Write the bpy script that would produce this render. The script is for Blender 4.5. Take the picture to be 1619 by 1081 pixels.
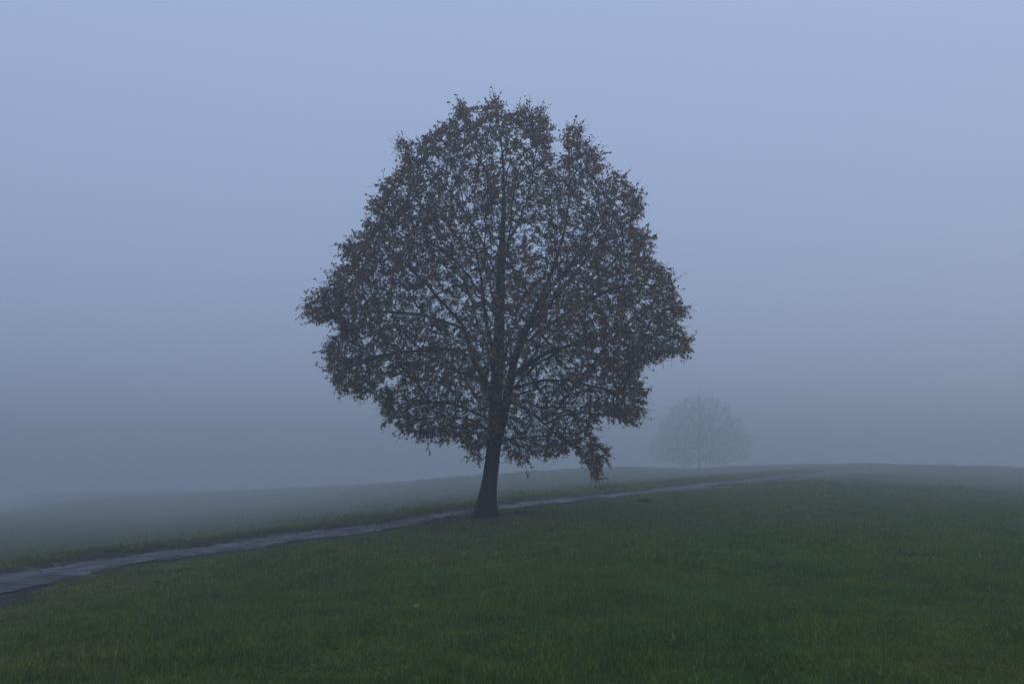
import bpy, math, random
import numpy as np
from mathutils import Vector
for o in list(bpy.data.objects): bpy.data.objects.remove(o)
S = bpy.context.scene
COL = S.collection
rng = np.random.default_rng(11)
random.seed(11)

# ------------------------------------------------------------ camera
CAM_Z, F, PITCH = 1.6, 1574.0, math.radians(7.26)
cam = bpy.data.cameras.new('camera'); camo = bpy.data.objects.new('camera', cam); COL.objects.link(camo)
cam.sensor_width = 36.0; cam.lens = 35.0; cam.clip_start = 0.05; cam.clip_end = 5000
camo.location = (0, 0, CAM_Z); camo.rotation_euler = (math.pi/2 + PITCH, 0, 0)
S.camera = camo

# ------------------------------------------------------------ sky, sun, exposure
SUN_EL, SUN_AZ = math.radians(24), math.radians(62)      # azimuth clockwise from the view direction (+y)
SKY_STRENGTH = 0.055
w = bpy.data.worlds.new('World'); S.world = w; w.use_nodes = True
nt = w.node_tree; nt.nodes.clear()
sky = nt.nodes.new('ShaderNodeTexSky'); sky.sky_type = 'NISHITA'; sky.sun_disc = False
sky.sun_elevation = SUN_EL; sky.sun_rotation = SUN_AZ; sky.air_density = 1.3; sky.dust_density = 2.0; sky.ozone_density = 1.6
over = nt.nodes.new('ShaderNodeMix'); over.data_type = 'RGBA'
over.inputs[0].default_value = 0.84                       # high overcast: one even grey-blue sheet over the clear sky
# overcast sheet, brighter overhead than at its rim all the way round
geo = nt.nodes.new('ShaderNodeTexCoord'); sx = nt.nodes.new('ShaderNodeSeparateXYZ'); nt.links.new(geo.outputs['Generated'], sx.inputs[0])
mr = nt.nodes.new('ShaderNodeMapRange'); mr.inputs[1].default_value = 0; mr.inputs[2].default_value = 1; mr.inputs[3].default_value = .80; mr.inputs[4].default_value = 1.25
nt.links.new(sx.outputs[2], mr.inputs[0])
vm = nt.nodes.new('ShaderNodeVectorMath'); vm.operation = 'SCALE'; vm.inputs[0].default_value = (8.2, 10.5, 15.9); nt.links.new(mr.outputs[0], vm.inputs['Scale']); nt.links.new(vm.outputs[0], over.inputs[7])
bg = nt.nodes.new('ShaderNodeBackground'); bg.inputs[1].default_value = SKY_STRENGTH
wo = nt.nodes.new('ShaderNodeOutputWorld')
nt.links.new(sky.outputs[0], over.inputs[6]); nt.links.new(over.outputs[2], bg.inputs[0]); nt.links.new(bg.outputs[0], wo.inputs[0])
sun = bpy.data.lights.new('sun', 'SUN'); suno = bpy.data.objects.new('sun', sun); COL.objects.link(suno)
sun.energy = 0.5 * 0.5; sun.angle = math.radians(50); sun.color = (1.0, 0.95, 0.9)
sd = Vector((math.sin(SUN_AZ)*math.cos(SUN_EL), math.cos(SUN_AZ)*math.cos(SUN_EL), math.sin(SUN_EL)))
suno.rotation_euler = sd.to_track_quat('Z', 'Y').to_euler(); suno.location = sd*60
S.view_settings.view_transform = 'Standard'; S.view_settings.look = 'None'
S.view_settings.exposure = 0.0; S.view_settings.gamma = 1.0; S.view_settings.use_curve_mapping = False
S.render.engine = 'CYCLES'
S.cycles.max_bounces = 8; S.cycles.volume_bounces = 4; S.cycles.diffuse_bounces = 3; S.cycles.transmission_bounces = 3
S.cycles.use_denoising = True
HAZE_DENSITY = 0.0075

# ------------------------------------------------------------ helpers
def lab(o, label=None, cat=None, group=None, kind=None):
    if label: o['label'] = label
    if cat: o['category'] = cat
    if group: o['group'] = group
    if kind: o['kind'] = kind
    return o
def empty(name, loc):
    o = bpy.data.objects.new(name, None); COL.objects.link(o); o.location = loc; o.empty_display_size = .3
    return o
def mesh_np(name, V, faces_flat, sizes, mat, parent=None, smooth=True, attrs=None, link=True):
    """one mesh object from flat numpy arrays; V in world space"""
    me = bpy.data.meshes.new(name)
    V = np.asarray(V, np.float32); ff = np.asarray(faces_flat, np.int32); sz = np.asarray(sizes, np.int32)
    if parent is not None: V = V - np.array(parent.location, np.float32)
    me.vertices.add(len(V)); me.vertices.foreach_set('co', V.ravel())
    me.loops.add(len(ff)); me.loops.foreach_set('vertex_index', ff)
    me.polygons.add(len(sz))
    st = np.zeros(len(sz), np.int32); st[1:] = np.cumsum(sz)[:-1]
    me.polygons.foreach_set('loop_start', st)
    me.polygons.foreach_set('use_smooth', np.full(len(sz), smooth))
    me.update(calc_edges=True); me.validate()
    for k, a in (attrs or {}).items():
        at = me.attributes.new(k, 'FLOAT', 'POINT'); at.data.foreach_set('value', np.asarray(a, np.float32))
    me.materials.append(mat)
    o = bpy.data.objects.new(name, me)
    if link: COL.objects.link(o)
    if parent is not None: o.parent = parent
    return o
def pix(px, py, Y):
    """the point at depth Y that the photograph shows at a pixel"""
    cx = (px-809.5)/F; cy = (540.5-py)/F
    d = np.array([cx, math.cos(PITCH)-cy*math.sin(PITCH), math.sin(PITCH)+cy*math.cos(PITCH)])
    return d*(Y/d[1]) + np.array([0, 0, CAM_Z])

class Mat:
    def __init__(s, name):
        s.m = bpy.data.materials.new(name); s.m.use_nodes = True; s.t = s.m.node_tree; s.t.nodes.clear()
        s.out = s.n('OutputMaterial')
    def n(s, kind, **kw):
        x = s.t.nodes.new('ShaderNode'+kind)
        for k, v in kw.items(): setattr(x, k, v)
        return x
    def l(s, a, b): s.t.links.new(a, b)
    def noise(s, vec, scale, detail=4, rough=.55):
        x = s.n('TexNoise'); x.inputs['Scale'].default_value = scale; x.inputs['Detail'].default_value = detail
        x.inputs['Roughness'].default_value = rough; s.l(vec, x.inputs['Vector']); return x.outputs['Fac']
    def ramp(s, fac, stops):
        x = s.n('ValToRGB'); e = x.color_ramp.elements
        while len(e) < len(stops): e.new(.5)
        for q, (p, c) in zip(e, stops): q.position = p; q.color = (*c, 1) if len(c) == 3 else c
        s.l(fac, x.inputs[0]); return x.outputs[0]
    def mix(s, fac, a, b, mode='MIX'):
        x = s.n('Mix', data_type='RGBA', blend_type=mode)
        for v, i in ((fac, 0), (a, 6), (b, 7)):
            if hasattr(v, 'links'): s.l(v, x.inputs[i])
            else: x.inputs[i].default_value = (*v, 1) if isinstance(v, tuple) else v
        return x.outputs[2]
    def math(s, op, a, b=0.0, clamp=False):
        x = s.n('Math', operation=op, use_clamp=clamp)
        for v, i in ((a, 0), (b, 1)):
            if hasattr(v, 'links'): s.l(v, x.inputs[i])
            else: x.inputs[i].default_value = v
        return x.outputs[0]
    def pos(s): return s.n('NewGeometry').outputs['Position']
    def attr(s, name, kind='GEOMETRY'): 
        x = s.n('Attribute', attribute_name=name, attribute_type=kind); return x.outputs['Fac']
    def bsdf(s, col, rough=.8, spec=.3, bump=None, bs=.3, bd=.02):
        b = s.n('BsdfPrincipled'); 
        if hasattr(col, 'links'): s.l(col, b.inputs['Base Color'])
        else: b.inputs['Base Color'].default_value = (*col, 1)
        if hasattr(rough, 'links'): s.l(rough, b.inputs['Roughness'])
        else: b.inputs['Roughness'].default_value = rough
        b.inputs['Specular IOR Level'].default_value = spec
        if bump is not None:
            x = s.n('Bump'); x.inputs['Strength'].default_value = bs; x.inputs['Distance'].default_value = bd
            s.l(bump, x.inputs['Height']); s.l(x.outputs[0], b.inputs['Normal'])
        s.l(b.outputs[0], s.out.inputs['Surface']); return b

# ------------------------------------------------------------ terrain
def warp(x, y):
    r = np.hypot(x, y)+1e-6; k = 15*np.arcsinh(r/15)/r
    return x*k, y*k
PD = np.array([[0,17.3],[200,19.4],[400,21.8],[550,24],[700,27.2],[785,29.3],[860,32],[1000,40],[1100,51],[1200,68],[1250,82],[1300,102]], float)
PM = {0:920,200:889.5,400:858,550:841.5,700:818,785:805,860:798.5,1000:782.5,1100:770,1200:759,1250:752.5,1300:748}
ctl = []
for px, d in PD: p = pix(px, PM[int(px)], d); ctl.append(p)
RIDGE = [(0,797,400),(300,782,400),(540,769,330),(670,763,250),(760,754,215),(850,747,185),(930,741,180),(1010,741,215),(1100,741,232),(1180,738,215),(1300,735,185),(1400,736,190),(1500,738,182),(1619,743,172)]
for px, py, d in [(767,812,26.4),(1105,743.5,222),(0,868,52),(0,884,32),(0,838,92),(0,818,155),(300,832,82),(300,852,42),(300,805,155),(540,804,94),(540,822,46),(540,785,155),(700,785,98),(1400,748,122),(1500,752,118),(1619,757,112),(860,768,98),(1000,757,112),(1150,750,130),(1590,772,80),(1400,764,76),(1300,760,66)]+RIDGE: ctl.append(pix(px, py, d))
for px, py, d in RIDGE[::2]+RIDGE[-1:]: ctl.append(pix(px, py+14, d*1.4)); ctl.append(pix(px, py+34, d*1.9))     # falls away behind the crest
ctl += [np.array(c, float) for c in [(-3.6,6.6,-.06),(3.6,6.6,.13),(0,6.6,.05),(0,14,.16),(-6,12,-.16),(7,14,.2),(12,24,.2),(5,26,.38),(20,40,.15),(0,0,0),
        (4,0,.1),(-4,0,-.1),(0,-15,-.3),(25,-5,.3),(-25,-5,-1.2),(-30,30,-1.6),(40,25,.3),(60,60,.1),
        (-150,120,-9),(130,100,-2.5),(150,20,-3),(-150,-20,-8)]]
for a in range(0, 360, 30):
    for r, h in ((500, -32), (740, -44)): ctl.append(np.array([r*math.cos(math.radians(a)), r*math.sin(math.radians(a)), h]))
ctl = np.array(ctl)
cw = np.stack(warp(ctl[:,0], ctl[:,1]), 1)
def phi(r2): return np.sqrt(r2+4.0)
A = phi(((cw[:,None]-cw[None])**2).sum(2)); n = len(ctl)
Q = np.hstack([np.ones((n,1)), cw]); M = np.zeros((n+3,n+3)); M[:n,:n] = A - np.eye(n)*.03; M[:n,n:] = Q; M[n:,:n] = Q.T
sol = np.linalg.solve(M, np.concatenate([ctl[:,2], np.zeros(3)]))
_w = [(rng.normal(0,1,2)*f, rng.uniform(0,6.28), a) for f, a in [(.22,.035)]*4+[(.6,.016)]*5+[(1.6,.008)]*5]
def height(x, y, small=True):
    x = np.atleast_1d(np.asarray(x, float)); y = np.atleast_1d(np.asarray(y, float)); out = np.empty(x.shape)
    for i in range(0, len(x), 20000):
        wx, wy = warp(x[i:i+20000], y[i:i+20000])
        r2 = (wx[:,None]-cw[None,:,0])**2 + (wy[:,None]-cw[None,:,1])**2
        out[i:i+20000] = phi(r2)@sol[:n] + sol[n] + sol[n+1]*wx + sol[n+2]*wy
    if small:
        for (k, ph, a) in _w: out += a*np.sin(k[0]*x+k[1]*y+ph)
    return out
def hit(px, py, guess):
    """where the view ray through a pixel meets the ground near a depth guess"""
    ds = np.linspace(guess*.72, guess*1.35, 160); P = np.array([pix(px, py, d) for d in ds])
    g = P[:,2]-height(P[:,0], P[:,1]); i = np.argmin(np.abs(g)); return P[i]

# path edges as the photograph shows them: (pixel x, near-edge y, far-edge y)
EDGE = [(-60,953,912),(0,937,903),(50,924,898),(100,912,892),(200,898,881),(300,884,868),(400,865,853),(500,855,842),(550,847,835),(650,831,820),(700,822,813),(745,815,807),(785,809,801),(860,802,794),
        (930,794,787),(1000,787,778.5),(1100,775,766),(1200,763.5,755),(1250,757,750),(1300,751,746)]
def guess(px): return float(np.interp(px, PD[:,0], PD[:,1])) if px >= 0 else 17.3+px*.012
NE, FE = [], []
for px, a, b in EDGE:
    g = guess(px)
    m = hit(px, (a+b)/2, g); H = CAM_Z-m[2]
    NE.append(m); 
NE = np.array(NE)
# smooth the centre line, then lay even edges to either side of it
def chaikin(P, k=3):
    for _ in range(k):
        a = P[:-1]*.75+P[1:]*.25; b = P[:-1]*.25+P[1:]*.75
        Qn = np.empty((2*len(a), P.shape[1])); Qn[0::2] = a; Qn[1::2] = b
        P = np.vstack([P[:1], Qn, P[-1:]])
    return P
c2 = NE[:,:2].copy()
for _ in range(3): c2[1:-1] = .5*c2[1:-1]+.25*(c2[:-2]+c2[2:])
ext0 = c2[0]+(c2[0]-c2[2])/np.linalg.norm(c2[0]-c2[2])*np.array([[14],[7]])
d1 = (c2[-1]-c2[-4])/np.linalg.norm(c2[-1]-c2[-4])
ext1 = c2[-1]+d1*np.array([[10],[25],[45]])
c2 = chaikin(np.vstack([ext0, c2, ext1]))
seg = np.concatenate([[0], np.cumsum(np.linalg.norm(np.diff(c2, axis=0), axis=1))])
ss = np.arange(0, seg[-1], .12)
PC = np.stack([np.interp(ss, seg, c2[:,0]), np.interp(ss, seg, c2[:,1])], 1)
T = np.gradient(PC, axis=0); T /= np.linalg.norm(T, axis=1)[:,None]; Nn = np.stack([-T[:,1], T[:,0]], 1)     # left of travel = far side
def wob(s, amps, seed):
    r = np.random.default_rng(seed); o = np.zeros_like(s)
    for f, a in amps: o += a*np.sin(s*f*r.uniform(.8,1.2)+r.uniform(0,6.3))
    return o
PW = np.interp(PC[:,1], [0,45,70,110], [1,.95,.65,.4])
nearw = -1.0*PW-.35*np.clip(1-(ss-14)/5,0,1)+wob(ss, [(.25,.10),(.6,.08),(1.5,.06),(3.7,.035),(9,.02)], 1)+rng.normal(0,.012,len(ss))
farw  = 0.92*PW+wob(ss, [(.3,.06),(.7,.06),(1.7,.05),(4.1,.03),(8,.02)], 2)+rng.normal(0,.012,len(ss))
def path_coord(x, y):
    """signed offset from the path's centre line (far side positive), index along it"""
    x = np.atleast_1d(x); y = np.atleast_1d(y); off = np.empty(len(x)); idx = np.empty(len(x), int)
    step = 4; sub = PC[::step]
    for i in range(0, len(x), 4000):
        d2 = (x[i:i+4000,None]-sub[None,:,0])**2+(y[i:i+4000,None]-sub[None,:,1])**2
        j = d2.argmin(1)*step
        idx[i:i+4000] = j
        off[i:i+4000] = (x[i:i+4000]-PC[j,0])*Nn[j,0]+(y[i:i+4000]-PC[j,1])*Nn[j,1]
    return off, idx
def ground_z(x, y):
    z = height(x, y); off, idx = path_coord(x, y)
    cut = np.clip((np.abs(off)-.98)/.30, 0, 1); z += .045*(1-cut)**1.2
    t = np.clip((off-(.90*np.interp(y, [0,45,70,110], [1,.95,.65,.4])))/.42, 0, 1); z += .17*t*t*(3-2*t)*np.exp(-((off-1.3).clip(0)/3.5)**2)                    # low grassy bank along the far side
    # wheel rut leaving the path on the left
    return z

# polar sheet round the viewpoint, fine near and coarse far
rad = np.concatenate([[0], np.geomspace(1.2, 720, 330)]); NA = 720
ang = np.linspace(0, 2*np.pi, NA, endpoint=False)
# more rays inside the view
ang = np.sort(np.concatenate([np.linspace(math.radians(50), math.radians(130), 560, endpoint=False), np.linspace(math.radians(130), math.radians(410), 220, endpoint=False)])); NA = len(ang)
gx = np.concatenate([[0.], (rad[1:,None]*np.cos(ang)).ravel()]); gy = np.concatenate([[0.], (rad[1:,None]*np.sin(ang)).ravel()])
gz = ground_z(gx, gy)
tri = np.array([[0, 1+i, 1+(i+1)%NA] for i in range(NA)])
i0 = np.arange(NA); i1 = (i0+1)%NA; quads = []
for r in range(len(rad)-2): b = 1+r*NA; quads.append(np.stack([b+i0, b+NA+i0, b+NA+i1, b+i1], 1))
quads = np.vstack(quads)

TREE = pix(767, 811.5, 26.5); TX, TY = TREE[0], TREE[1]; TZ = float(ground_z(TX, TY)[0])
def dryness(x, y):
    off, idx = path_coord(x, y); o = np.abs(off)
    a = np.exp(-((o-.8).clip(0)/1.9)**2)*.95; a = np.maximum(a, np.where(off > 0, .5, .75*np.exp(-(o/6.0)**2))); a = np.maximum(a, .45*np.clip((np.hypot(x,y)-25)/45, 0, 1))
    t = np.hypot(x-TX, (y-TY)*1.0); a = np.maximum(a, .85*np.exp(-(t/5.5)**2))
    return a
M_ = Mat('meadow_ground'); p = M_.pos()
base = M_.ramp(M_.noise(p, .35, 6, .6), [(.3,(.070,.130,.022)),(.5,(.088,.138,.024)),(.68,(.120,.140,.030))])
fine = M_.ramp(M_.noise(p, 9, 5, .7), [(.3,(.55,.55,.55)),(.7,(1.25,1.25,1.2))])
c = M_.mix(1.0, base, fine, 'MULTIPLY'); c = M_.mix(M_.math('MULTIPLY', M_.attr('dry'), .75), c, (.100,.096,.040))
M_.bsdf(c, .95, .1, M_.noise(p, 14, 6, .7), .8, .06)
ground = mesh_np('ground', np.stack([gx,gy,gz],1), np.concatenate([tri.ravel(), quads.ravel()]), [3]*len(tri)+[4]*len(quads), M_.m, attrs={'dry': dryness(gx,gy)})
lab(ground, 'wide grassy hillside meadow sloping down behind the path', 'meadow', kind='structure')

# ------------------------------------------------------------ path and its bare-earth verge
def ribbon(name, wa, wb, lift, cols, mat, rough=0.0):
    V = []; k = np.linspace(0, 1, cols)
    W = wa[:,None]*(1-k)+wb[:,None]*k
    X = PC[:,0,None]+Nn[:,0,None]*W; Y = PC[:,1,None]+Nn[:,1,None]*W
    Z = ground_z(X.ravel(), Y.ravel()).reshape(X.shape)+lift+rng.normal(0, 1, X.shape)*rough
    nr = len(PC); ii = np.arange(nr-1)[:,None]*cols+np.arange(cols-1)
    q = np.stack([ii, ii+1, ii+cols+1, ii+cols], 2)[:, :, ::-1].reshape(-1)
    return mesh_np(name, np.stack([X.ravel(),Y.ravel(),Z.ravel()],1), q, [4]*(len(q)//4), mat)
M_ = Mat('wet_path'); p = M_.pos()
n1 = M_.noise(p, 1.1, 5, .6); n2 = M_.noise(p, 22, 5, .7)
n4 = M_.noise(p, 3.3, 6, .7)
c = M_.mix(n2, (.020,.020,.021), (.062,.060,.060)); c = M_.mix(M_.ramp(n4, [(.46,(0,0,0)),(.60,(.85,.85,.85))]), c, (.026,.021,.017))
M_.bsdf(c, M_.ramp(n1, [(.36,(.36,.36,.36)),(.6,(.75,.75,.75))]), .34, M_.math('ADD', n2, M_.math('MULTIPLY', n4, 2.5)), .9, .022)
path = ribbon('path', nearw, farw, .022, 13, M_.m, .006); lab(path, 'narrow wet grey footpath climbing across the meadow', 'path', kind='structure')
M_ = Mat('bare_earth'); p = M_.pos(); n2 = M_.noise(p, 16, 6, .7)
M_.bsdf(M_.ramp(n2, [(.3,(.022,.017,.013)),(.7,(.060,.046,.034))]), .9, .2, n2, .9, .03)
vw = .62+wob(ss, [(.4,.1),(1.1,.08),(2.9,.05)], 5)
verge = ribbon('soil_verge', farw-.03, farw+vw.clip(.2), .014, 5, M_.m, .012); lab(verge, 'strip of dark bare soil along the far edge of the path', 'soil', kind='structure')
SOIL = M_.m
vn = .16+wob(ss, [(.5,.12),(1.3,.07),(3.1,.05)], 6)
verge2 = ribbon('soil_verge', nearw-vn.clip(.02), nearw+.03, .010, 4, M_.m, .010); lab(verge2, 'thin ragged strip of dark soil along the tree side of the path', 'soil', kind='structure')
# rut of bare earth leaving the path towards the lower left
ra, rb = hit(62, 931, 16.0), hit(-25, 962, 13.6)
k = np.linspace(0, 1, 60); rx = ra[0]*(1-k)+rb[0]*k; ry = ra[1]*(1-k)+rb[1]*k; dn = np.array([-(rb-ra)[1], (rb-ra)[0]]); dn /= np.linalg.norm(dn)
ww = (.19+.04*np.sin(k*17)+rng.normal(0,.012,60))*np.minimum(1, np.minimum(k,1-k)*5+.15)
V = []; 
for j, t in enumerate((-1,-.5,0,.5,1)):
    X = rx+dn[0]*ww*t; Y = ry+dn[1]*ww*t; V.append(np.stack([X, Y, ground_z(X,Y)+.012-.006*(1-abs(t))], 1))
V = np.stack(V, 1).reshape(-1,3); ii = np.arange(59)[:,None]*5+np.arange(4); q = np.stack([ii,ii+1,ii+6,ii+5],2).reshape(-1)
rut = mesh_np('soil_rut', V, q, [4]*(len(q)//4), SOIL); lab(rut, 'dark bare wheel rut in the grass branching off the path', 'rut', kind='structure')

# ------------------------------------------------------------ grass (geometry-node instances of blade patches)
M_ = Mat('grass_blades'); p = M_.pos()
big = M_.ramp(M_.noise(p, .42, 5, .6), [(.30,(.066,.146,.016)),(.50,(.086,.154,.010)),(.62,(.116,.156,.011)),(.78,(.165,.150,.020))])
c = M_.mix(M_.math('MULTIPLY', M_.attr('dry', 'INSTANCER'), .72), big, (.180,.145,.056))
c = M_.mix(1.0, c, M_.ramp(M_.noise(p, 1.9, 4, .65), [(.33,(.62,.70,.70)),(.5,(1,1,1)),(.66,(1.35,1.28,1.2))]), 'MULTIPLY')
c = M_.mix(M_.attr('straw'), c, (.30,.29,.17))
v = M_.ramp(M_.attr('tint'), [(0,(.55,.6,.6)),(.7,(1.15,1.15,1.1)),(1,(2.4,2.2,2.0))]); c = M_.mix(1.0, c, v, 'MULTIPLY')
b = M_.bsdf(c, .55, .35)
tr = M_.n('BsdfTranslucent'); M_.l(c, tr.inputs[0]); mx = M_.n('MixShader'); mx.inputs[0].default_value = .3
M_.l(b.outputs[0], mx.inputs[1]); M_.l(tr.outputs[0], mx.inputs[2]); M_.l(mx.outputs[0], M_.out.inputs['Surface'])
GRASS = M_.m
def blade_patch(name, nb, size, hmin, hmax, wid, straw, seed):
    r = np.random.default_rng(seed)
    # blades grow in little tufts
    nt_ = nb//7; tc = r.uniform(-.5,.5,(nt_,2))*size; k = r.integers(0, nt_, nb)
    bx = tc[k,0]+r.normal(0,.018,nb); by = tc[k,1]+r.normal(0,.018,nb)
    h = r.uniform(hmin, hmax, nb)*r.uniform(.6,1.25,nt_)[k]; az = r.uniform(0, 6.283, nb); lean = np.abs(r.normal(.15,.75,nb)).clip(0,1.5)
    wd = wid*r.uniform(.6,1.3,nb); fa = az+r.normal(1.57,.5,nb)
    dx, dy = np.cos(az), np.sin(az); sx, sy = np.cos(fa)*wd/2, np.sin(fa)*wd/2
    def lvl(t, curve): 
        hz = h*t*np.cos(lean*t*.8); o = h*t*np.sin(lean*t)*curve
        return bx+dx*o, by+dy*o, hz
    x1,y1,z1 = lvl(.5,1.); x2,y2,z2 = lvl(1.,1.05)
    V = np.stack([np.stack([bx-sx,by-sy,-.02+0*h],1), np.stack([bx+sx,by+sy,-.02+0*h],1), np.stack([x1+sx*.8,y1+sy*.8,z1],1), np.stack([x1-sx*.8,y1-sy*.8,z1],1), np.stack([x2,y2,z2],1)],1).reshape(-1,3)
    b0 = np.arange(nb)*5; f = np.stack([b0,b0+1,b0+2,b0+3, b0+3,b0+2,b0+4],1).ravel()
    st = (r.random(nb) < straw).astype(float)*r.uniform(.5,1,nb)
    return mesh_np(name, V, f, [4,3]*nb, GRASS, attrs={'tint': np.repeat(r.random(nb)**1.3,5), 'straw': np.repeat(st,5)}, link=False)
def grass_object(name, label, patches, X, Y, scale, seed):
    r = np.random.default_rng(seed); Z = ground_z(X, Y)
    me = bpy.data.meshes.new(name); me.vertices.add(len(X)); me.vertices.foreach_set('co', np.stack([X,Y,Z],1).astype(np.float32).ravel())
    e = .3; nx = -(height(X+e,Y,False)-height(X-e,Y,False))/(2*e); ny = -(height(X,Y+e,False)-height(X,Y-e,False))/(2*e)
    rot = np.stack([-ny*-1*-1, nx, r.uniform(0,6.283,len(X))], 1)
    for k, a, ty in (('dry', dryness(X,Y), 'FLOAT'), ('pick', r.integers(0,len(patches),len(X)), 'INT')):
        at = me.attributes.new(k, ty, 'POINT'); at.data.foreach_set('value', np.asarray(a, np.float32 if ty=='FLOAT' else np.int32))
    sc = scale*r.uniform(.75,1.25,len(X))*np.clip(1+.28*np.sin(1.3*X+.9*np.sin(1.1*Y))+.22*np.sin(2.3*Y-1.7*X+1), .65, 1.5)
    at = me.attributes.new('sc', 'FLOAT_VECTOR', 'POINT'); at.data.foreach_set('vector', np.stack([np.maximum(sc, 1.0), np.maximum(sc, 1.0), sc], 1).astype(np.float32).ravel())
    at = me.attributes.new('rot', 'FLOAT_VECTOR', 'POINT'); at.data.foreach_set('vector', rot.astype(np.float32).ravel())
    o = bpy.data.objects.new(name, me); COL.objects.link(o); me.materials.append(GRASS)
    g = bpy.data.node_groups.new(name, 'GeometryNodeTree')
    g.interface.new_socket('Geometry', in_out='INPUT', socket_type='NodeSocketGeometry'); g.interface.new_socket('Geometry', in_out='OUTPUT', socket_type='NodeSocketGeometry')
    N = g.nodes.new; L = g.links.new
    gi = N('NodeGroupInput'); go = N('NodeGroupOutput'); gi2 = N('GeometryNodeGeometryToInstance')
    for pt in reversed(patches):
        oi = N('GeometryNodeObjectInfo'); oi.inputs['Object'].default_value = pt; L(oi.outputs['Geometry'], gi2.inputs[0])
    ip = N('GeometryNodeInstanceOnPoints'); m2p = N('GeometryNodeMeshToPoints'); L(gi.outputs[0], m2p.inputs[0]); L(m2p.outputs[0], ip.inputs['Points']); L(gi2.outputs[0], ip.inputs['Instance'])
    ip.inputs['Pick Instance'].default_value = True
    def na(nm, ty):
        x = N('GeometryNodeInputNamedAttribute'); x.data_type = ty; x.inputs['Name'].default_value = nm; return x.outputs['Attribute']
    L(na('pick','INT'), ip.inputs['Instance Index']); L(na('sc','FLOAT_VECTOR'), ip.inputs['Scale'])
    er = N('FunctionNodeEulerToRotation'); L(na('rot','FLOAT_VECTOR'), er.inputs[0]); L(er.outputs[0], ip.inputs['Rotation'])
    L(ip.outputs[0], go.inputs[0])
    md = o.modifiers.new('grass', 'NODES'); md.node_group = g
    return lab(o, label, 'grass', kind='stuff')
def scatter(y0, y1, dens, margin, seed):
    r = np.random.default_rng(seed); half = .56*y1+margin; g = 1/math.sqrt(dens)
    x, y = np.meshgrid(np.arange(-half, half, g), np.arange(y0, y1, g)); x = x.ravel(); y = y.ravel()
    x = x+r.uniform(-.55,.55,len(x))*g; y = y+r.uniform(-.55,.55,len(y))*g
    k = np.abs(x) < .56*y+margin; return x[k], y[k]
def off_path(x, y, pad):
    off, idx = path_coord(x, y); d = np.hypot(x, y); k = (off < nearw[idx]-pad-.012*d) | (off > farw[idx]+pad+.42)
    t = np.clip(((x-ra[0])*(rb-ra)[0]+(y-ra[1])*(rb-ra)[1])/((rb-ra)[0]**2+(rb-ra)[1]**2), 0, 1)
    k &= np.hypot(x-ra[0]-t*(rb-ra)[0], y-ra[1]-t*(rb-ra)[1]) > .36                # the rut stays bare
    return k, off
def low_by_path(off): return np.where(off < 0, .38+.62*np.clip((-off-1.1)/2.6, 0, 1), 1.0)
near_p = [blade_patch('grass_patch', 520, .5, .025, .070, .0050, .10, 100+i) for i in range(6)]
mid_p  = [blade_patch('grass_patch', 340, .7, .03, .075, .0080, .06, 200+i) for i in range(5)]
far_p  = [blade_patch('grass_patch', 300, 1.3, .05, .11, .018, .02, 300+i) for i in range(4)]
lo_p   = [blade_patch('grass_patch', 260, .36, .025, .07, .006, .07, 400+i) for i in range(4)]
x, y = scatter(3.5, 15, 20, 2.5, 21); k, off = off_path(x, y, .22)
grass_object('grass', 'short damp green grass in the open foreground', near_p, x[k], y[k], low_by_path(off[k]), 31)
x, y = scatter(15, 42, 8, 3, 22); k, off = off_path(x, y, .35)
grass_object('grass', 'short grass around the leafy oak and along the path', mid_p, x[k], y[k], low_by_path(off[k]), 32)
x, y = scatter(42, 135, 1.7, 4, 23); k, off = off_path(x, y, .7)
grass_object('grass', 'pale fog-veiled grass on the far slope and crest', far_p, x[k], y[k], 1.1*low_by_path(off[k]), 33)
x, y = scatter(135, 225, .22, 4, 24)
grass_object('grass', 'rough tussocks of grass along the fog-dimmed skyline', far_p, x, y, 2.2, 35)
# ragged short tufts hanging over both path edges
m = 5200; j = rng.integers(0, len(PC), m); side = rng.random(m) < .5
o_ = np.where(side, farw[j]+vw[j].clip(.12)+rng.normal(.12,.14,m), nearw[j]-vn[j].clip(.02)-rng.normal(.14,.14,m).clip(-.05))
x = PC[j,0]+Nn[j,0]*o_; y = PC[j,1]+Nn[j,1]*o_; k = (y > 3) & (y < 75); kr, _ = off_path(x, y, -9); k &= kr
grass_object('grass', 'ragged low tufts of dull grass fringing the path edges', lo_p, x[k], y[k], np.where(side, 1.25, .55)[k], 34)

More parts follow.
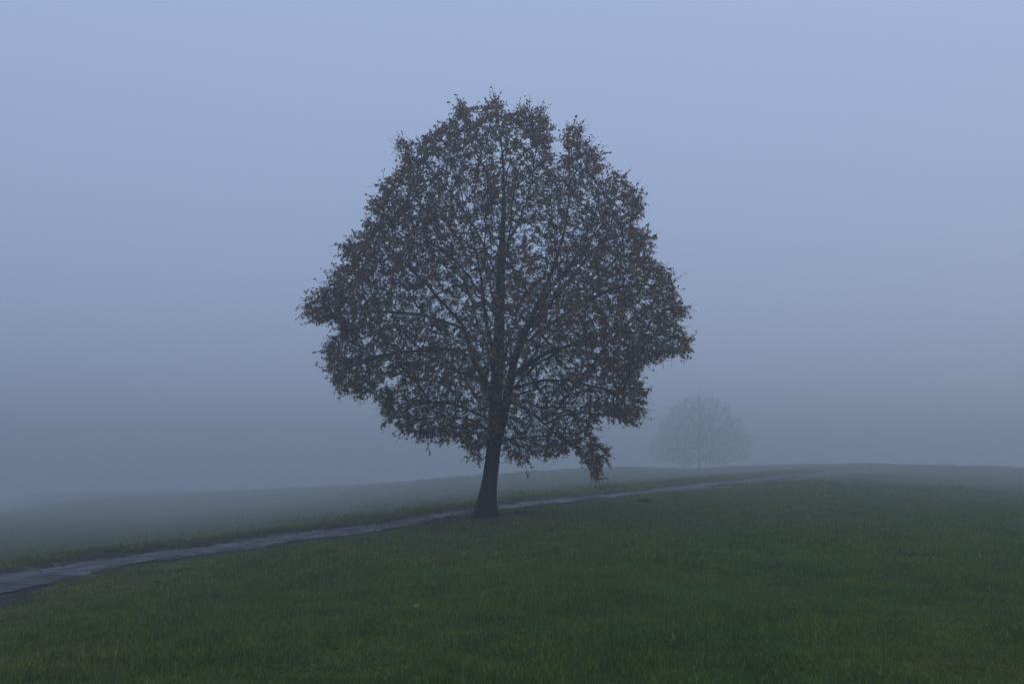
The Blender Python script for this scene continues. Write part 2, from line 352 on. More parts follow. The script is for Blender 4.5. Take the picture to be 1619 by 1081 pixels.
# ------------------------------------------------------------ trees
def tube_mesh(chains, rads, parent, name, mat, min_sides=3, kind=None, bumpy=0.0):
    V, Fq, base = [], [], 0
    for P, R in zip(chains, rads):
        P = np.asarray(P, float); R = np.asarray(R, float); m = len(P)
        if m < 2: continue
        rm = R.max(); k = 36 if rm > .25 else 14 if rm > .12 else 8 if rm > .045 else 6 if rm > .02 else 4 if rm > .009 else min_sides
        t = np.gradient(P, axis=0); t /= np.linalg.norm(t, axis=1)[:,None]+1e-9
        a = np.cross(t, np.array([.31,.94,.12])); a /= np.linalg.norm(a, axis=1)[:,None]+1e-9; b = np.cross(t, a)
        th = np.arange(k)*2*np.pi/k
        rr = R[:,None]*(1+(bumpy*np.random.default_rng(m).normal(0,1,(m,k)) if bumpy else 0))
        if rm > .25:
            hh = P[:,2]-TZ; fl_ = np.exp(-(hh.clip(0)/.45)**1.3)[:,None]
            rr = rr*(1+fl_*(.05+.20*np.cos(5*th[None]+.7+.5*np.sin(th[None]*2)).clip(-.4)))*(1+.035*np.sin(11*th[None]+4*np.sin(P[:,2:3]*1.1))+.02*np.sin(19*th[None]+P[:,2:3]*2.3))
        ring = P[:,None]+rr[:,:,None]*(np.cos(th)[None,:,None]*a[:,None]+np.sin(th)[None,:,None]*b[:,None])
        V.append(ring.reshape(-1,3)); i = np.arange(m-1)[:,None]*k+np.arange(k)[None]; ib = np.arange(m-1)[:,None]*k+(np.arange(k)+1)[None]%k
        Fq.append((np.stack([i, ib, ib+k, i+k], 2)+base).reshape(-1,4)); base += m*k
    if not V: return None
    q = np.vstack(Fq); o = mesh_np(name, np.vstack(V), q.ravel(), [4]*len(q), mat, parent)
    if kind: o['kind'] = kind
    return o
def resample(P, step):
    P = np.asarray(P, float); P = chaikin(P, 2); s = np.concatenate([[0], np.cumsum(np.linalg.norm(np.diff(P, axis=0), axis=1))])
    q = np.linspace(0, s[-1], max(2, int(s[-1]/step)+1)); return np.stack([np.interp(q, s, P[:,i]) for i in range(3)], 1)
class Skeleton:
    def __init__(s): s.p = []; s.par = []
    def add(s, pt, par): s.p.append(np.asarray(pt, float)); s.par.append(par); return len(s.p)-1
    def chain(s, pts, par):
        ids = []
        for q in pts: par = s.add(q, par); ids.append(par)
        return ids
    def nearest(s, pt): return int(np.argmin(((np.array(s.p)-pt)**2).sum(1)))
    def colonize(s, att, step, di, dk, iters, inertia, up, rs, jitter=.12):
        nodes = np.array(s.p); att = att.copy(); best = np.full(len(att), 1e9); bi = np.zeros(len(att), int)
        def upd(a, ids):
            for c in range(0, len(ids), 400):
                ch = ids[c:c+400]; d = ((att[:,None]-nodes[ch][None])**2).sum(2); j = d.argmin(1); dm = d[np.arange(len(att)), j]
                k = dm < best; best[k] = dm[k]; bi[k] = ch[j[k]]
        upd(att, np.arange(len(nodes))); seen = {}
        for it in range(iters):
            live = best < di*di
            if not live.any(): break
            src = bi[live]; dv = att[live]-nodes[src]; dv /= np.linalg.norm(dv, axis=1)[:,None]+1e-9
            acc = np.zeros((len(nodes),3)); np.add.at(acc, src, dv); us = np.unique(src)
            new, newp = [], []
            for u in us:
                d = acc[u]; d = d/(np.linalg.norm(d)+1e-9)
                if s.par[u] >= 0:
                    f = nodes[u]-nodes[s.par[u]]; f /= np.linalg.norm(f)+1e-9; d = d+inertia*f
                d = d+rs.normal(0, jitter, 3); d[2] += up; d /= np.linalg.norm(d)+1e-9
                if seen.get(u, 0) >= 3: continue
                seen[u] = seen.get(u, 0)+1
                new.append(nodes[u]+d*step*rs.uniform(.8,1.2)); newp.append(u)
            if not new: break
            i0 = len(nodes); nodes = np.vstack([nodes, new])
            for q, pp in zip(new, newp): s.p.append(q); s.par.append(int(pp))
            upd(att, np.arange(i0, len(nodes)))
            k = best > dk*dk; att = att[k]; best = best[k]; bi = bi[k]
            if not len(att): break
    def radii(s, tip, ex):
        n = len(s.p); acc = np.zeros(n); s.kids = [[] for _ in range(n)]
        for i, q in enumerate(s.par):
            if q >= 0: s.kids[q].append(i)
        order = range(n-1, -1, -1)
        for i in order:
            if not s.kids[i]: acc[i] = tip**ex
            if s.par[i] >= 0: acc[s.par[i]] += acc[i]
        s.r = acc**(1/ex); return s.r
    def chains(s, root=0):
        """each chain follows the thickest child; returns (node ids incl. the attach node, parent chain)"""
        out = []; stack = [(root, -1, -1)]
        while stack:
            st, att, pc = stack.pop(); ids = ([att] if att >= 0 else [])+[st]; cur = st; me = len(out); out.append(None); sub = []
            while s.kids[cur]:
                ks = sorted(s.kids[cur], key=lambda i: -s.r[i])
                for kx in ks[1:]: sub.append((kx, cur, me))
                cur = ks[0]; ids.append(cur)
            out[me] = (ids, pc); stack += sub
        return out
def inpoly(x, y, poly):
    r = np.zeros(len(x), bool); P = np.array(poly, float); j = len(P)-1
    for i in range(len(P)):
        c = ((P[i,1] > y) != (P[j,1] > y)) & (x < (P[j,0]-P[i,0])*(y-P[i,1])/(P[j,1]-P[i,1]+1e-12)+P[i,0]); r ^= c; j = i
    return r

# bark
M_ = Mat('oak_bark'); tc = M_.n('TexCoord').outputs['Object']; mp = M_.n('Mapping'); mp.inputs['Scale'].default_value = (1,1,.22); M_.l(tc, mp.inputs[0])
nb_ = M_.noise(mp.outputs[0], 26, 6, .65); n3 = M_.noise(tc, 2.5, 4)
c = M_.mix(nb_, (.012,.011,.010), (.050,.045,.040)); c = M_.mix(M_.ramp(n3, [(.5,(0,0,0)),(.7,(.5,.5,.5))]), c, (.028,.036,.024))
M_.bsdf(c, .9, .2, nb_, .9, .03); BARK = M_.m
# autumn leaves
def leaf_mat(name, stops, trans):
    M = Mat(name); f = M.attr('tint'); c = M.ramp(f, stops); b = M.bsdf(c, .6, .25)
    tr = M.n('BsdfTranslucent'); M.l(c, tr.inputs[0]); mx = M.n('MixShader'); mx.inputs[0].default_value = trans
    M.l(b.outputs[0], mx.inputs[1]); M.l(tr.outputs[0], mx.inputs[2]); M.l(mx.outputs[0], M.out.inputs['Surface']); return M.m
LEAF = leaf_mat('autumn_oak_leaf', [(0,(.11,.070,.042)),(.45,(.21,.118,.058)),(.75,(.31,.155,.060)),(.93,(.44,.21,.06)),(1,(.36,.24,.07))], .45)
FALLEN = leaf_mat('fallen_leaf', [(0,(.06,.045,.03)),(.6,(.15,.10,.06)),(1,(.24,.18,.11))], .1)
# lobed oak leaf, unit length along x: midrib plus wavy margins folded up a little
_mid = np.array([[0,0,0],[.5,0,-.03],[1,0,-.13]])
_lf = np.array([[.28,.27,.06],[.46,.15,.02],[.64,.34,.04],[.86,.17,-.05]])
LV = np.vstack([_mid, _lf, _lf*[1,-1,1]])
LT = [(0,3,1),(3,4,1),(4,5,1),(1,5,2),(5,6,2)]; LT += [(a if a<3 else a+4, c if c<3 else c+4, b if b<3 else b+4) for a,b,c in LT]
LT = np.array(LT)
def leaves(name, P, D, size, mat, parent, tint, rs, roll=1.0):
    m = len(P); x = D/np.linalg.norm(D, axis=1)[:,None]; r = rs.normal(0,1,(m,3))*roll+np.array([0,0,1.0]); y = np.cross(r, x); y /= np.linalg.norm(y, axis=1)[:,None]+1e-9; z = np.cross(x, y)
    bend = rs.uniform(-1.5,3,m)
    tv = LV[None].repeat(m, 0); tv[:,:,2] = tv[:,:,2]*bend[:,None]
    V = P[:,None]+size[:,None,None]*(tv[:,:,:1]*x[:,None]+tv[:,:,1:2]*y[:,None]+tv[:,:,2:]*z[:,None])
    f = (LT[None]+(np.arange(m)*len(LV))[:,None,None]).reshape(-1)
    o = mesh_np(name, V.reshape(-1,3), f, np.full(len(LT)*m, 3), mat, parent, smooth=False, attrs={'tint': np.repeat(tint, len(LV))}); o['kind'] = 'stuff'; return o

# ---- the oak with its brown leaves
D0 = float(TY)
oak = empty('oak_tree', (TX, TY, TZ)); lab(oak, 'large oak still full of brown autumn leaves standing beside the path', 'tree')
CROWN = [(718,190),(722,158),(735,168),(750,204),(770,160),(785,152),(806,192),(822,166),(840,172),(858,170),(866,200),(872,240),(884,282),(893,222),(905,200),(921,199),(924,228),(943,238),(950,258),(958,305),(975,272),(990,288),(1012,305),(1020,330),(1000,358),(1035,376),(1018,404),(1044,420),(1059,432),(1064,452),(1076,480),(1085,492),(1064,508),(1080,522),(1097,543),(1092,562),(1055,562),(1047,566),(1030,572),(1006,590),(1018,626),(1020,660),(998,672),(962,661),(938,668),(930,680),(950,705),(968,722),(955,734),(944,757),(930,735),(905,712),(880,724),(850,722),(826,734),(800,720),(790,700),(765,708),(755,728),(744,722),(742,708),(712,692),(672,698),(650,690),(628,668),(606,655),(600,630),(634,606),(640,592),(612,592),(590,620),(574,636),(566,618),(533,618),(520,600),(518,578),(508,562),(517,540),(552,522),(508,508),(482,502),(484,486),(499,462),(518,455),(531,430),(556,404),(530,388),(556,378),(580,372),(572,350),(604,342),(576,320),(612,312),(596,292),(618,280),(642,262),(626,230),(640,206),(660,242),(672,214),(697,205)]
CR = np.array(CROWN, float)
rows = np.arange(150, 765, 3.0); xl, xr = [], []
for yy in rows:
    xs = []
    for i in range(len(CR)):
        a, b = CR[i], CR[i-1]
        if (a[1] > yy) != (b[1] > yy): xs.append(a[0]+(yy-a[1])*(b[0]-a[0])/(b[1]-a[1]))
    xl.append(min(xs) if xs else 785); xr.append(max(xs) if xs else 790)
kk = np.ones(15)/15; xl = np.convolve(np.pad(xl,7,'edge'), kk, 'valid'); xr = np.convolve(np.pad(xr,7,'edge'), kk, 'valid')
def crown_points(m, rs, shell):
    out = []
    while len(out) < m:
        x = rs.uniform(480,1096,m); y = rs.uniform(150,762,m); k = inpoly(x, y, CROWN); x, y = x[k], y[k]
        l = np.interp(y, rows, xl); r = np.interp(y, rows, xr); mid = (l+r)/2; hw = (r-l)/2+6; u = np.clip((x-mid)/hw, -1, 1)
        dm = np.sqrt(1-u*u)*hw/F*D0*.95
        dz = rs.uniform(-1,1,len(x)); rho = np.sqrt(u*u+(1-u*u)*dz*dz)
        th = np.arctan2(dz*np.sqrt(1-u*u), u)
        lump = .90+.10*np.sin(3*th+y*.021+1)+.07*np.sin(5*th-y*.035)           # uneven from every side
        keep = (np.abs(dz) < lump) & (rs.random(len(x)) < (1-shell)+shell*rho**1.5)
        for a, b, c in zip(x[keep], y[keep], (dz*dm)[keep]): out.append(pix(a, b, D0+c))
    return np.array(out[:m])
def rim_points(m, rs):
    seg_ = rs.integers(0, len(CR), m); t = rs.random(m)[:,None]; q = CR[seg_]*(1-t)+CR[(seg_+1)%len(CR)]*t; c0 = np.array([790,470.])
    q = q+(c0-q)/np.linalg.norm(c0-q, axis=1)[:,None]*rs.uniform(3,30,m)[:,None]; k = inpoly(q[:,0], q[:,1], CROWN); q = q[k]
    return np.array([pix(a_, b_, D0+rs.normal(0,.7)) for a_, b_ in q])
rs = np.random.default_rng(7)
sk = Skeleton()
STEM = [(767,818,0),(770,790,0),(774,760,0),(779,725,0),(782,690,0),(783,650,0),(786,600,.03),(788,550,.05),(790,500,.03),(791,440,0),(794,380,-.05),(797,320,-.1),(796,260,-.1),(790,205,-.05),(786,170,0)]
def pts3(L): return [pix(a, b, D0+c) for a, b, c in L]
tp = pts3(STEM); tp[0][2] = TZ-.12
trunk_ids = sk.chain(resample(tp, .10), -1)
LIMBS = [
 [(784,705,0),(796,665,-.1),(805,622,-.25),(816,580,-.35),(829,540,-.45),(851,490,-.5),(880,430,-.6),(903,370,-.6),(916,300,-.5),(914,235,-.4)],
 [(779,640,0),(768,606,-.3),(748,562,-.7),(740,520,-1.0),(722,493,-1.2),(680,450,-1.4),(625,400,-1.3),(575,372,-1.0)],
 [(786,575,0),(770,535,.25),(763,485,.45),(755,405,.7),(737,330,.8),(715,235,.7)],
 [(741,524,-1.0),(700,502,-1.2),(640,490,-1.3),(560,490,-1.0),(500,492,-.4)],
 [(750,566,-.6),(700,552,-.2),(640,560,.4),(580,575,.6),(535,600,.5)],
 [(782,668,0),(745,645,-.6),(690,632,-1.3),(640,640,-1.6)],
 [(812,595,-.3),(850,567,.2),(905,545,.9),(965,525,1.2),(1030,530,1.0),(1080,548,.5)],
 [(828,543,-.45),(870,512,-.9),(930,478,-1.4),(995,450,-1.4),(1055,460,-.8)],
 [(803,635,-.2),(838,648,-.8),(872,682,-1.3),(905,706,-1.4),(945,730,-1.2)],
 [(845,505,-.5),(900,445,.1),(955,375,.6),(1003,325,.6)],
 [(795,400,0),(828,335,.6),(846,260,.9),(848,190,.7)],
 [(791,450,0),(760,375,-.7),(700,295,-1.2),(645,225,-.8)],
 [(789,505,0),(742,425,.7),(660,362,1.4),(590,330,1.0)],
 [(797,330,-.1),(765,270,-.5),(738,215,-.6),(725,168,-.3)],
 [(790,480,0),(800,420,-1.0),(815,340,-1.9),(820,270,-2.3)],
 [(789,530,.05),(780,470,1.1),(770,390,2.0),(775,320,2.5)],
 [(785,610,0),(775,560,-1.2),(750,500,-2.5),(735,450,-3.5)],
 [(786,600,0),(800,555,1.3),(815,505,2.6),(815,450,3.7)],
 [(783,645,0),(770,610,1.1),(735,585,2.2),(690,575,3.2)],
 [(805,620,-.25),(830,585,-1.4),(870,560,-2.5),(900,545,-3.2)],
 [(784,660,0),(800,630,1.0),(840,612,2.1),(890,600,3.0)],
 [(783,675,0),(775,650,-1.0),(765,640,-2.0),(750,650,-2.8)],
 [(782,690,0),(765,672,.9),(735,660,1.8),(715,668,2.5)],
 [(787,705,-.05),(810,690,.8),(830,690,1.6),(850,700,2.2)],
 [(806,615,-.25),(850,600,.4),(910,600,.8),(970,620,.8),(1005,650,.6)],
 [(781,700,0),(805,692,-.7),(820,700,-1.3),(835,715,-1.6)],
 [(851,490,-.5),(905,420,-1.2),(940,350,-1.6),(955,300,-1.4)],
]
limb_ids = []
for L in LIMBS:
    P = resample(pts3(L), .13); par = sk.nearest(P[0]); P[1:] += np.cumsum(rs.normal(0,.012,(len(P)-1,3)),0)
    limb_ids.append(sk.chain(P[1:], par))
n_main = len(sk.p)
def bez(p0, d0, p1, d1, L):
    t = np.linspace(0,1,9)[:,None]; a_ = p0+d0*L*.38; b_ = p1-d1*L*.30
    return (1-t)**3*p0+3*t*(1-t)**2*a_+3*t*t*(1-t)*b_+t**3*p1
# long ascending secondary limbs fanning out to the crown's shell
targ = crown_points(330, rs, 1.0)
targ = targ[np.argsort(((targ-np.array([pix(785,480,D0)]))**2).sum(1))]
zlow = pix(785,600,D0)[2]
for tg in targ:
    P_ = np.array(sk.p[:]); hor = np.hypot(P_[:,0]-tg[0], P_[:,1]-tg[1]); dz_ = tg[2]-P_[:,2]; dist = np.linalg.norm(P_-tg, axis=1)
    want = hor*(1.15 if tg[2] > zlow else .1)
    cost = dist+1.6*np.abs(dz_-want)+rs.uniform(0,.6,len(P_)); cost[P_[:,2] < TZ+2.0] += 50; cost[dist < .7] += 5
    j = int(np.argmin(cost)); p0 = P_[j]; L_ = np.linalg.norm(tg-p0); pd = p0-P_[sk.par[j]]; pd /= np.linalg.norm(pd)+1e-9
    rad_ = tg-p0; rad_ /= np.linalg.norm(rad_); d0 = pd*.6+rad_*.7+np.array([0,0,.25]); d0 /= np.linalg.norm(d0)
    d1 = rad_*1.0+np.array([0,0,-.15 if tg[2] < zlow+1.2 else .25]); d1 /= np.linalg.norm(d1)
    Pn = resample(bez(p0, d0, tg, d1, L_), .13); Pn[1:] += np.cumsum(rs.normal(0,.016,(len(Pn)-1,3)),0)
    Zc = Pn[:,2]-CAM_Z; fw = Pn[:,1]*math.cos(PITCH)+Zc*math.sin(PITCH); qx = 809.5+F*Pn[:,0]/fw; qy = 540.5-F*(Zc*math.cos(PITCH)-Pn[:,1]*math.sin(PITCH))/fw
    if (~inpoly(qx, qy, CROWN)).sum() > 2 and qy.min() < 690: continue            # a bough that would leave the crown is not grown
    sk.chain(Pn[1:], j)
att = np.vstack([crown_points(15000, rs, .5), rim_points(2600, rs)])
sk.colonize(att, .13, 1.5, .17, 150, .55, .05, rs)
R = np.where(sk.radii(.0042, 2.6) < .02, sk.r*1.0, sk.r*.92)
PT = np.array(sk.p)
# measured trunk profile
prof_y = pts3([(0,b,0) for b in (818,812,790,760,720,690,650,560,450,300,170)])
prof_z = [q[2] for q in prof_y]; prof_r = [.33,.30,.242,.197,.186,.19,.168,.15,.12,.036,.006]
def stout(k, prof):
    ids = limb_ids[k]; t = np.linspace(0,1,len(ids)); R[ids] = np.where(t < .8, np.maximum(R[ids], np.interp(t, np.linspace(0,1,len(prof)), prof)), R[ids])
stout(0, [.125,.12,.105,.08,.055,.03,.015,.006]); stout(1, [.08,.07,.05,.03,.02,.01,.004]); stout(2, [.06,.05,.035,.02,.01,.004]); stout(6, [.07,.055,.035,.02,.01,.004])
for i in trunk_ids: R[i] = np.interp(PT[i,2], prof_z, prof_r)
cut_r = lambda ids: R[ids]
ch = sk.chains(0)
# the trunk is the measured stem; every chain that is not on it hangs off a limb
tset = set(trunk_ids); owner = {}
trunkP = PT[trunk_ids]; trunkR = R[trunk_ids].copy()
tk = tube_mesh([trunkP], [trunkR], oak, 'trunk', BARK, bumpy=.035)
sys_root = {}
def root_of(i):
    path_ = []
    while i not in sys_root:
        path_.append(i); q = sk.par[i]
        if q in tset or q < 0: sys_root[i] = i; break
        i = q
    r = sys_root[i]
    for q in path_: sys_root[q] = r
    return r
limb_parts, twig_c, twig_r, tips = {}, [], [], []
# chains rebuilt per limb system so that the trunk is never walked twice
for st in [i for i in range(len(PT)) if i not in tset and sk.par[i] in tset]:
    for ids, pc in sk.chains(st):
        if pc == -1: ids = [sk.par[st]]+ids
        rr = R[ids].copy(); rr[0] = min(rr[0], rr[1]*1.25); rr = np.minimum(rr, .145)
        big = int((rr > .0125).sum())
        if big >= 3:
            limb_parts.setdefault(st, ([],[])); limb_parts[st][0].append(PT[ids[:big+1]]); limb_parts[st][1].append(rr[:big+1])
        if big < len(ids)-1:
            a = max(0, big-1) if big >= 3 else 0
            twig_c.append(PT[ids[a:]]); twig_r.append(np.maximum(rr[a:], .005))
        tips.append(ids)
for st, (c_, r_) in limb_parts.items(): tube_mesh(c_, r_, oak, 'limb', BARK, bumpy=.02)
# end sprigs and leaves
thin = [i for i in range(len(PT)) if i not in tset and R[i] < .013]
LP, LD, sp_c, sp_r = [], [], [], []
clump = rs.uniform(0, 1.0, 4000)**.8
pyz = np.array([pix(785, b, D0)[2] for b in rows]); zc = pix(785, 470, D0)[2]; zt_ = pix(785, 160, D0)[2]
def rho_of(q):
    l = np.interp(-q[2], -pyz, xl); r = np.interp(-q[2], -pyz, xr); mid = ((l+r)/2-809.5)/F*D0; hw = (r-l)/2/F*D0+.1
    h = math.hypot(q[0]-mid, q[1]-D0)/hw
    return min(1.1, max(h, (q[2]-zc)/(zt_-zc) if q[2] > zc else 0))
for i in thin:
    f = PT[i]-PT[sk.par[i]]; f /= np.linalg.norm(f)+1e-9
    tip = not sk.kids[i]; q = PT[i]; rh = rho_of(q)
    dens = .5+.5*math.sin(2.6*q[0]+1.7*math.sin(2.1*q[2])+1)*math.sin(2.2*q[1]-1.9*q[2]+.8*math.sin(3*q[0]))
    dens = .22+.78*dens; out_ = np.array([q[0]-TX, q[1]-TY, .6*(q[2]-zc)]); out_ /= np.linalg.norm(out_)+1e-9
    for s_ in range(3 if tip else 2):
        edge = tip and rh > .8 and rs.random() < .4
        d = f*.9+rs.normal(0,.5,3)+(out_*.7 if edge else 0); d[2] += .1 if q[2] > zc else -.12; d /= np.linalg.norm(d); ln = rs.uniform(.22,.42) if edge else rs.uniform(.09,.24)
        e = q+d*ln; e[2] -= .04 if edge else 0; mid = q+d*ln*.5+rs.normal(0,.014,3); sp_c.append([q, mid, e]); sp_r.append([.0052,.0046,.0035])
        if rs.random() > dens*(.30+.70*rh**1.7)*1.0: continue
        nl = rs.integers(3, 8)
        for q_ in range(nl):
            t = rs.uniform(.1,1.05); b = q+d*ln*t+rs.normal(0,.016,3); dd = d*.5+rs.normal(0,.75,3); dd[2] -= .3
            LP.append(b); LD.append(dd)
tube_mesh(twig_c+sp_c, twig_r+sp_r, oak, 'twigs', BARK, 3, 'stuff')
LP = np.array(LP); LD = np.array(LD)
print('oak nodes', len(PT), 'leaves', len(LP), 'limbs', len(limb_parts), 'trunk r0', R[trunk_ids[5]])
leaves('leaves', LP, LD, rs.uniform(.048,.098,len(LP)), LEAF, oak, rs.random(len(LP)), rs)

# ---- the bare tree far off in the fog
D2 = 222.0; KS = D2/150.0
B0 = pix(1105, 743, D2); bz = float(ground_z(B0[0], B0[1])[0])
bare = empty('bare_tree', (B0[0], B0[1], bz)); lab(bare, 'small bare leafless tree faintly seen in the fog on the rise', 'tree')
M_ = Mat('grey_bark'); M_.bsdf(M_.mix(M_.noise(M_.pos(), 4), (.03,.03,.028), (.055,.052,.048)), .9, .2); BARK2 = M_.m
rs = np.random.default_rng(19); sk2 = Skeleton()
OUT2 = [(1026,712),(1030,694),(1046,690),(1040,670),(1056,660),(1058,644),(1074,642),(1082,627),(1094,634),(1106,619),(1116,630),(1132,628),(1134,644),(1152,642),(1158,660),(1174,666),(1170,682),(1188,690),(1192,708),(1180,716),(1184,724),(1160,728),(1140,735),(1105,730),(1078,738),(1060,728),(1036,728)]
tp = pts = [pix(a, b, D2) for a, b in ((1105,744),(1106,725),(1105,700),(1107,670),(1106,640),(1105,626))]; tp[0][2] = bz-.2
tid = sk2.chain(resample(tp, .35*KS), -1)
for k in range(22):
    t = rs.uniform(.12,.8); a0 = sk2.p[tid[int(t*(len(tid)-1))]]; az = k*2.4; L = (1-t*.8)*6.6*KS; el = .15+t*1.0
    d = np.array([math.cos(az)*math.cos(el), math.sin(az)*math.cos(el), math.sin(el)])
    P = [a0+d*L*q+np.array([0,0,.9*q*(1-q)]) for q in np.linspace(0,1,6)]; sk2.chain(resample(P, .35*KS)[1:], sk2.nearest(a0))
out = []
while len(out) < 3000:
    x = rs.uniform(1026,1192); y = rs.uniform(619,738)
    if not inpoly(np.array([x]), np.array([y]), OUT2)[0]: continue
    hw = 80*math.sqrt(max(.05, 1-((690-y)/75)**2)) if y < 690 else 80; u = min(1, abs(x-1106)/hw); dz = rs.uniform(-1,1)*math.sqrt(max(0,1-u*u))*hw/F*D2
    if rs.random() > 1.15-.75*min(1, math.hypot((x-1108)/85, (y-700)/85)): continue
    out.append(pix(x, y, D2+dz*rs.uniform(.8,1.05)))
sk2.colonize(np.array(out), .34*KS, 2.6*KS, .42*KS, 110, .6, .04, rs)
R2 = sk2.radii(.016, 2.3); P2 = np.array(sk2.p); ts = set(tid)
for i in tid: R2[i] = max(R2[i], .02)
tube_mesh([P2[tid]], [np.interp(P2[tid][:,2], [bz, bz+.8, bz+4, bz+15], [.36,.27,.18,.03])], bare, 'trunk', BARK2)
tc_, tr_ = [], []
for st in [i for i in range(len(P2)) if i not in ts and sk2.par[i] in ts]:
    lc, lr = [], []
    for ids, pc in sk2.chains(st):
        if pc == -1: ids = [sk2.par[st]]+ids
        rr = np.minimum(R2[ids]*.75, .075)
        if pc == -1 and rr[1] > .04: lc.append(P2[ids]); lr.append(rr)
        else: tc_.append(P2[ids]); tr_.append(rr)
    if lc: tube_mesh(lc, lr, bare, 'limb', BARK2)
for i in range(len(P2)):
    if R2[i] < .03:
        for _ in range(2):
            f = P2[i]-P2[sk2.par[i]]; d = f/(np.linalg.norm(f)+1e-9)+rs.normal(0,.33,3); d /= np.linalg.norm(d); e = P2[i]+d*rs.uniform(.3,1.0)**2*2.2
            tc_.append([P2[i], (P2[i]+e)/2+rs.normal(0,.04,3), e]); tr_.append([.017,.015,.012])
tube_mesh(tc_, tr_, bare, 'twigs', BARK2, 3, 'stuff')
for px in (1090, 1115, 1127):                       # thin low shoots hanging to the ground beside the trunk
    a = pix(px, 722, D2-.3); b = pix(px+1.2, 743, D2-.3); b[2] = float(ground_z(b[0], b[1])[0])-.05
    tube_mesh([[a, (a+b)/2+[.08,0,0], b]], [[.07,.075,.08]], bare, 'low_shoot', BARK2)
print('bare nodes', len(P2))

# ------------------------------------------------------------ fallen leaves, molehills, weeds
rs = np.random.default_rng(5); m = 2600
t = np.abs(rs.normal(0, 3.6, m)); az = rs.uniform(0, 6.283, m); x = TX+t*np.cos(az)*1.25; y = TY+t*np.sin(az)
x = np.concatenate([x, rs.uniform(-14,14,500)]); y = np.concatenate([y, rs.uniform(5,26,500)]); m += 500
m2 = 1300; j = rs.integers(0, len(PC)*3//5, m2); o_ = np.where(rs.random(m2) < .93, farw[j]+rs.normal(.06,.12,m2), rs.uniform(-.85,.8,m2))
x = np.concatenate([x, PC[j,0]+Nn[j,0]*o_]); y = np.concatenate([y, PC[j,1]+Nn[j,1]*o_])
z = ground_z(x, y)+np.where(np.arange(len(x)) < m, rs.uniform(.02,.07,len(x)), rs.uniform(.028,.045,len(x)))
d = rs.normal(0,1,(len(x),3)); d[:,2] *= .25
fl = leaves('fallen_leaves', np.stack([x,y,z],1), d, rs.uniform(.04,.085,len(x)), FALLEN, None, rs.random(len(x))**1.4, rs, .35)
lab(fl, 'fallen brown leaves littered under the oak and along the path', 'leaves', kind='stuff')
def molehill(px, py, g, rad_, hgt, seed):
    c = hit(px, py, g); r = np.random.default_rng(seed); nr, na = 9, 20; V = [[0,0,hgt]]; Fc = []; sz = []
    for i in range(1, nr+1):
        q = i/nr
        for a in range(na):
            th = a*2*np.pi/na; k = rad_*q*(1+.12*math.sin(2*th+seed)+.06*r.normal()); xx, yy = k*math.cos(th), k*math.sin(th)
            V.append([xx, yy, hgt*(1-q*q)**1.2*(1+.2*r.normal())+.008*r.normal()-(.03 if i == nr else 0)+float(height(c[0]+xx, c[1]+yy)[0]-height(c[0], c[1])[0])])
    for a in range(na): Fc += [0, 1+a, 1+(a+1)%na]; sz.append(3)
    for i in range(nr-1):
        for a in range(na): b = 1+i*na; Fc += [b+a, b+na+a, b+na+(a+1)%na, b+(a+1)%na]; sz.append(4)
    V = np.array(V)+np.array([c[0], c[1], float(ground_z(c[0], c[1])[0])])
    e = empty('molehill', (c[0], c[1], float(ground_z(c[0], c[1])[0])))
    mesh_np('soil_mound', V, Fc, sz, SOIL, e, smooth=False)
    # loose crumbs round the foot
    cv, cf = [], []
    for q in range(14):
        th = r.uniform(0,6.28); dd = rad_*r.uniform(.8,1.5); s = r.uniform(.012,.03); p0 = np.array([c[0]+dd*math.cos(th), c[1]+dd*math.sin(th), 0]); p0[2] = float(ground_z(p0[0], p0[1])[0])+.02
        b = len(cv); oct_ = np.array([[1,0,0],[-1,0,0],[0,1,0],[0,-1,0],[0,0,1],[0,0,-1]])*s*(1+.3*r.normal(0,1,(6,1)))
        cv += list(p0+oct_); cf += [(b+a_, b+b_, b+c_) for a_, b_, c_ in ((0,2,4),(2,1,4),(1,3,4),(3,0,4),(2,0,5),(1,2,5),(3,1,5),(0,3,5))]
    o = mesh_np('crumbs', cv, np.array(cf).ravel(), [3]*len(cf), SOIL, e, smooth=False); o['kind'] = 'stuff'
    return e
lab(molehill(818, 814, 26.6, .15, .12, 3), 'small dark molehill in the grass close to the oak trunk', 'molehill', 'molehills near the oak')
lab(molehill(828, 814, 26.6, .13, .10, 4), 'small dark molehill farther from the trunk, beside its larger twin', 'molehill', 'molehills near the oak')
WEED = leaf_mat('weed_leaf', [(0,(.02,.032,.018)),(1,(.05,.06,.035))], .2)
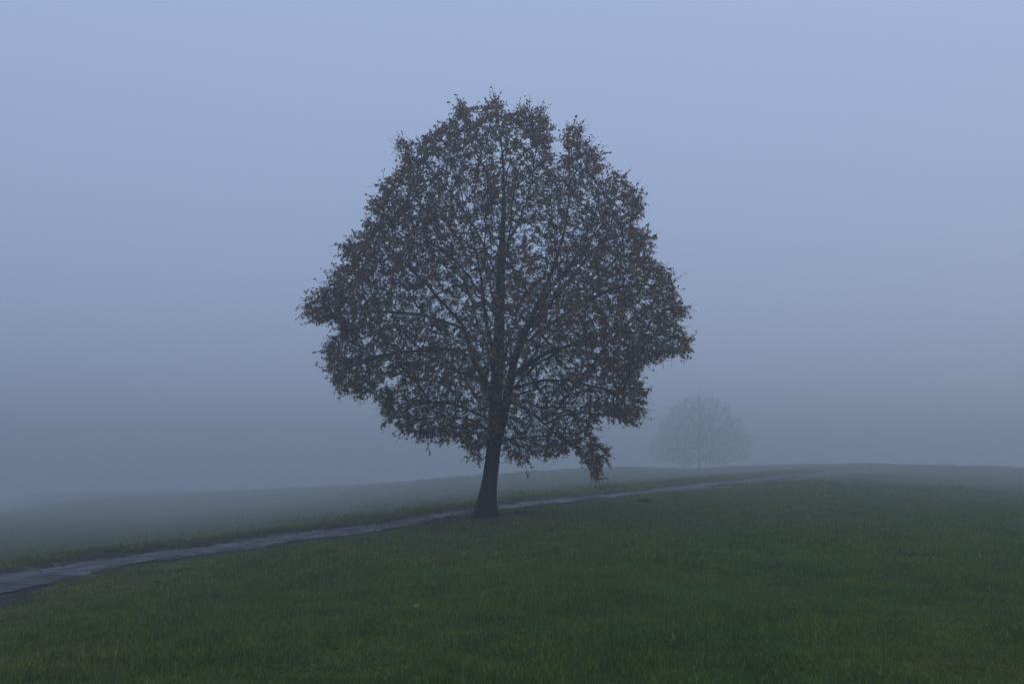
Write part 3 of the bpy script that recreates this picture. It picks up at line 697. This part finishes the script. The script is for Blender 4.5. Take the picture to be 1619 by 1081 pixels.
def weed(px, py, g, label, spread, hgt, seed):
    c = hit(px, py, g); r = np.random.default_rng(seed); z0 = float(ground_z(c[0], c[1])[0]); e = empty('weed_clump', (c[0], c[1], z0)); lab(e, label, 'weed')
    cs, rr, P, D = [], [], [], []
    for q in range(26):
        a = r.uniform(0,6.28); k = spread*math.sqrt(r.random()); b = np.array([c[0]+k*math.cos(a), c[1]+k*math.sin(a)*.7, 0]); b[2] = float(ground_z(b[0], b[1])[0])-.02
        tpt = b+np.array([r.normal(0,.05), r.normal(0,.05), hgt*r.uniform(.5,1.1)]); cs.append([b, (b+tpt)/2+r.normal(0,.01,3), tpt]); rr.append([.006,.005,.003])
        for h in range(7): P.append(b+(tpt-b)*r.uniform(.25,1)); D.append(np.array([r.normal(), r.normal(), r.uniform(-.2,.8)]))
    tube_mesh(cs, rr, e, 'stems', BARK2, 3, 'stuff'); leaves('leaves', np.array(P), np.array(D), r.uniform(.05,.10,len(P)), WEED, e, r.random(len(P)), r)
weed(1020, 794, 34.0, 'low dark weed clump alone in the grass right of the oak', .22, .14, 8)
weed(226, 857, 26.0, 'tiny dark weed clump in the field beyond the path', .13, .12, 9)

# ------------------------------------------------------------ fog
M_ = Mat('fog'); pv = M_.n('VolumePrincipled'); pv.inputs['Color'].default_value = (.72,.75,.77,1); pv.inputs['Density'].default_value = HAZE_DENSITY; pv.inputs['Anisotropy'].default_value = .4
M_.l(pv.outputs[0], M_.out.inputs['Volume'])
zl = float(gz.min())-1.0; zt = float(PT[:,2].max())+3.0; zt = max(zt, float(P2[:,2].max())+1.2, float(gz.max())+1.5)
b = 740; V = [(sx*b, sy*b, z) for z in (zl, zt) for sx, sy in ((-1,-1),(1,-1),(1,1),(-1,1))]
hz = mesh_np('haze', V, [3,2,1,0, 4,5,6,7, 0,1,5,4, 1,2,6,5, 2,3,7,6, 3,0,4,7], [4]*6, M_.m, smooth=False)
lab(hz, 'thick pale blue morning fog filling the whole scene', 'fog', kind='stuff')
print('ground z', gz.min(), gz.max(), 'haze top', zt)
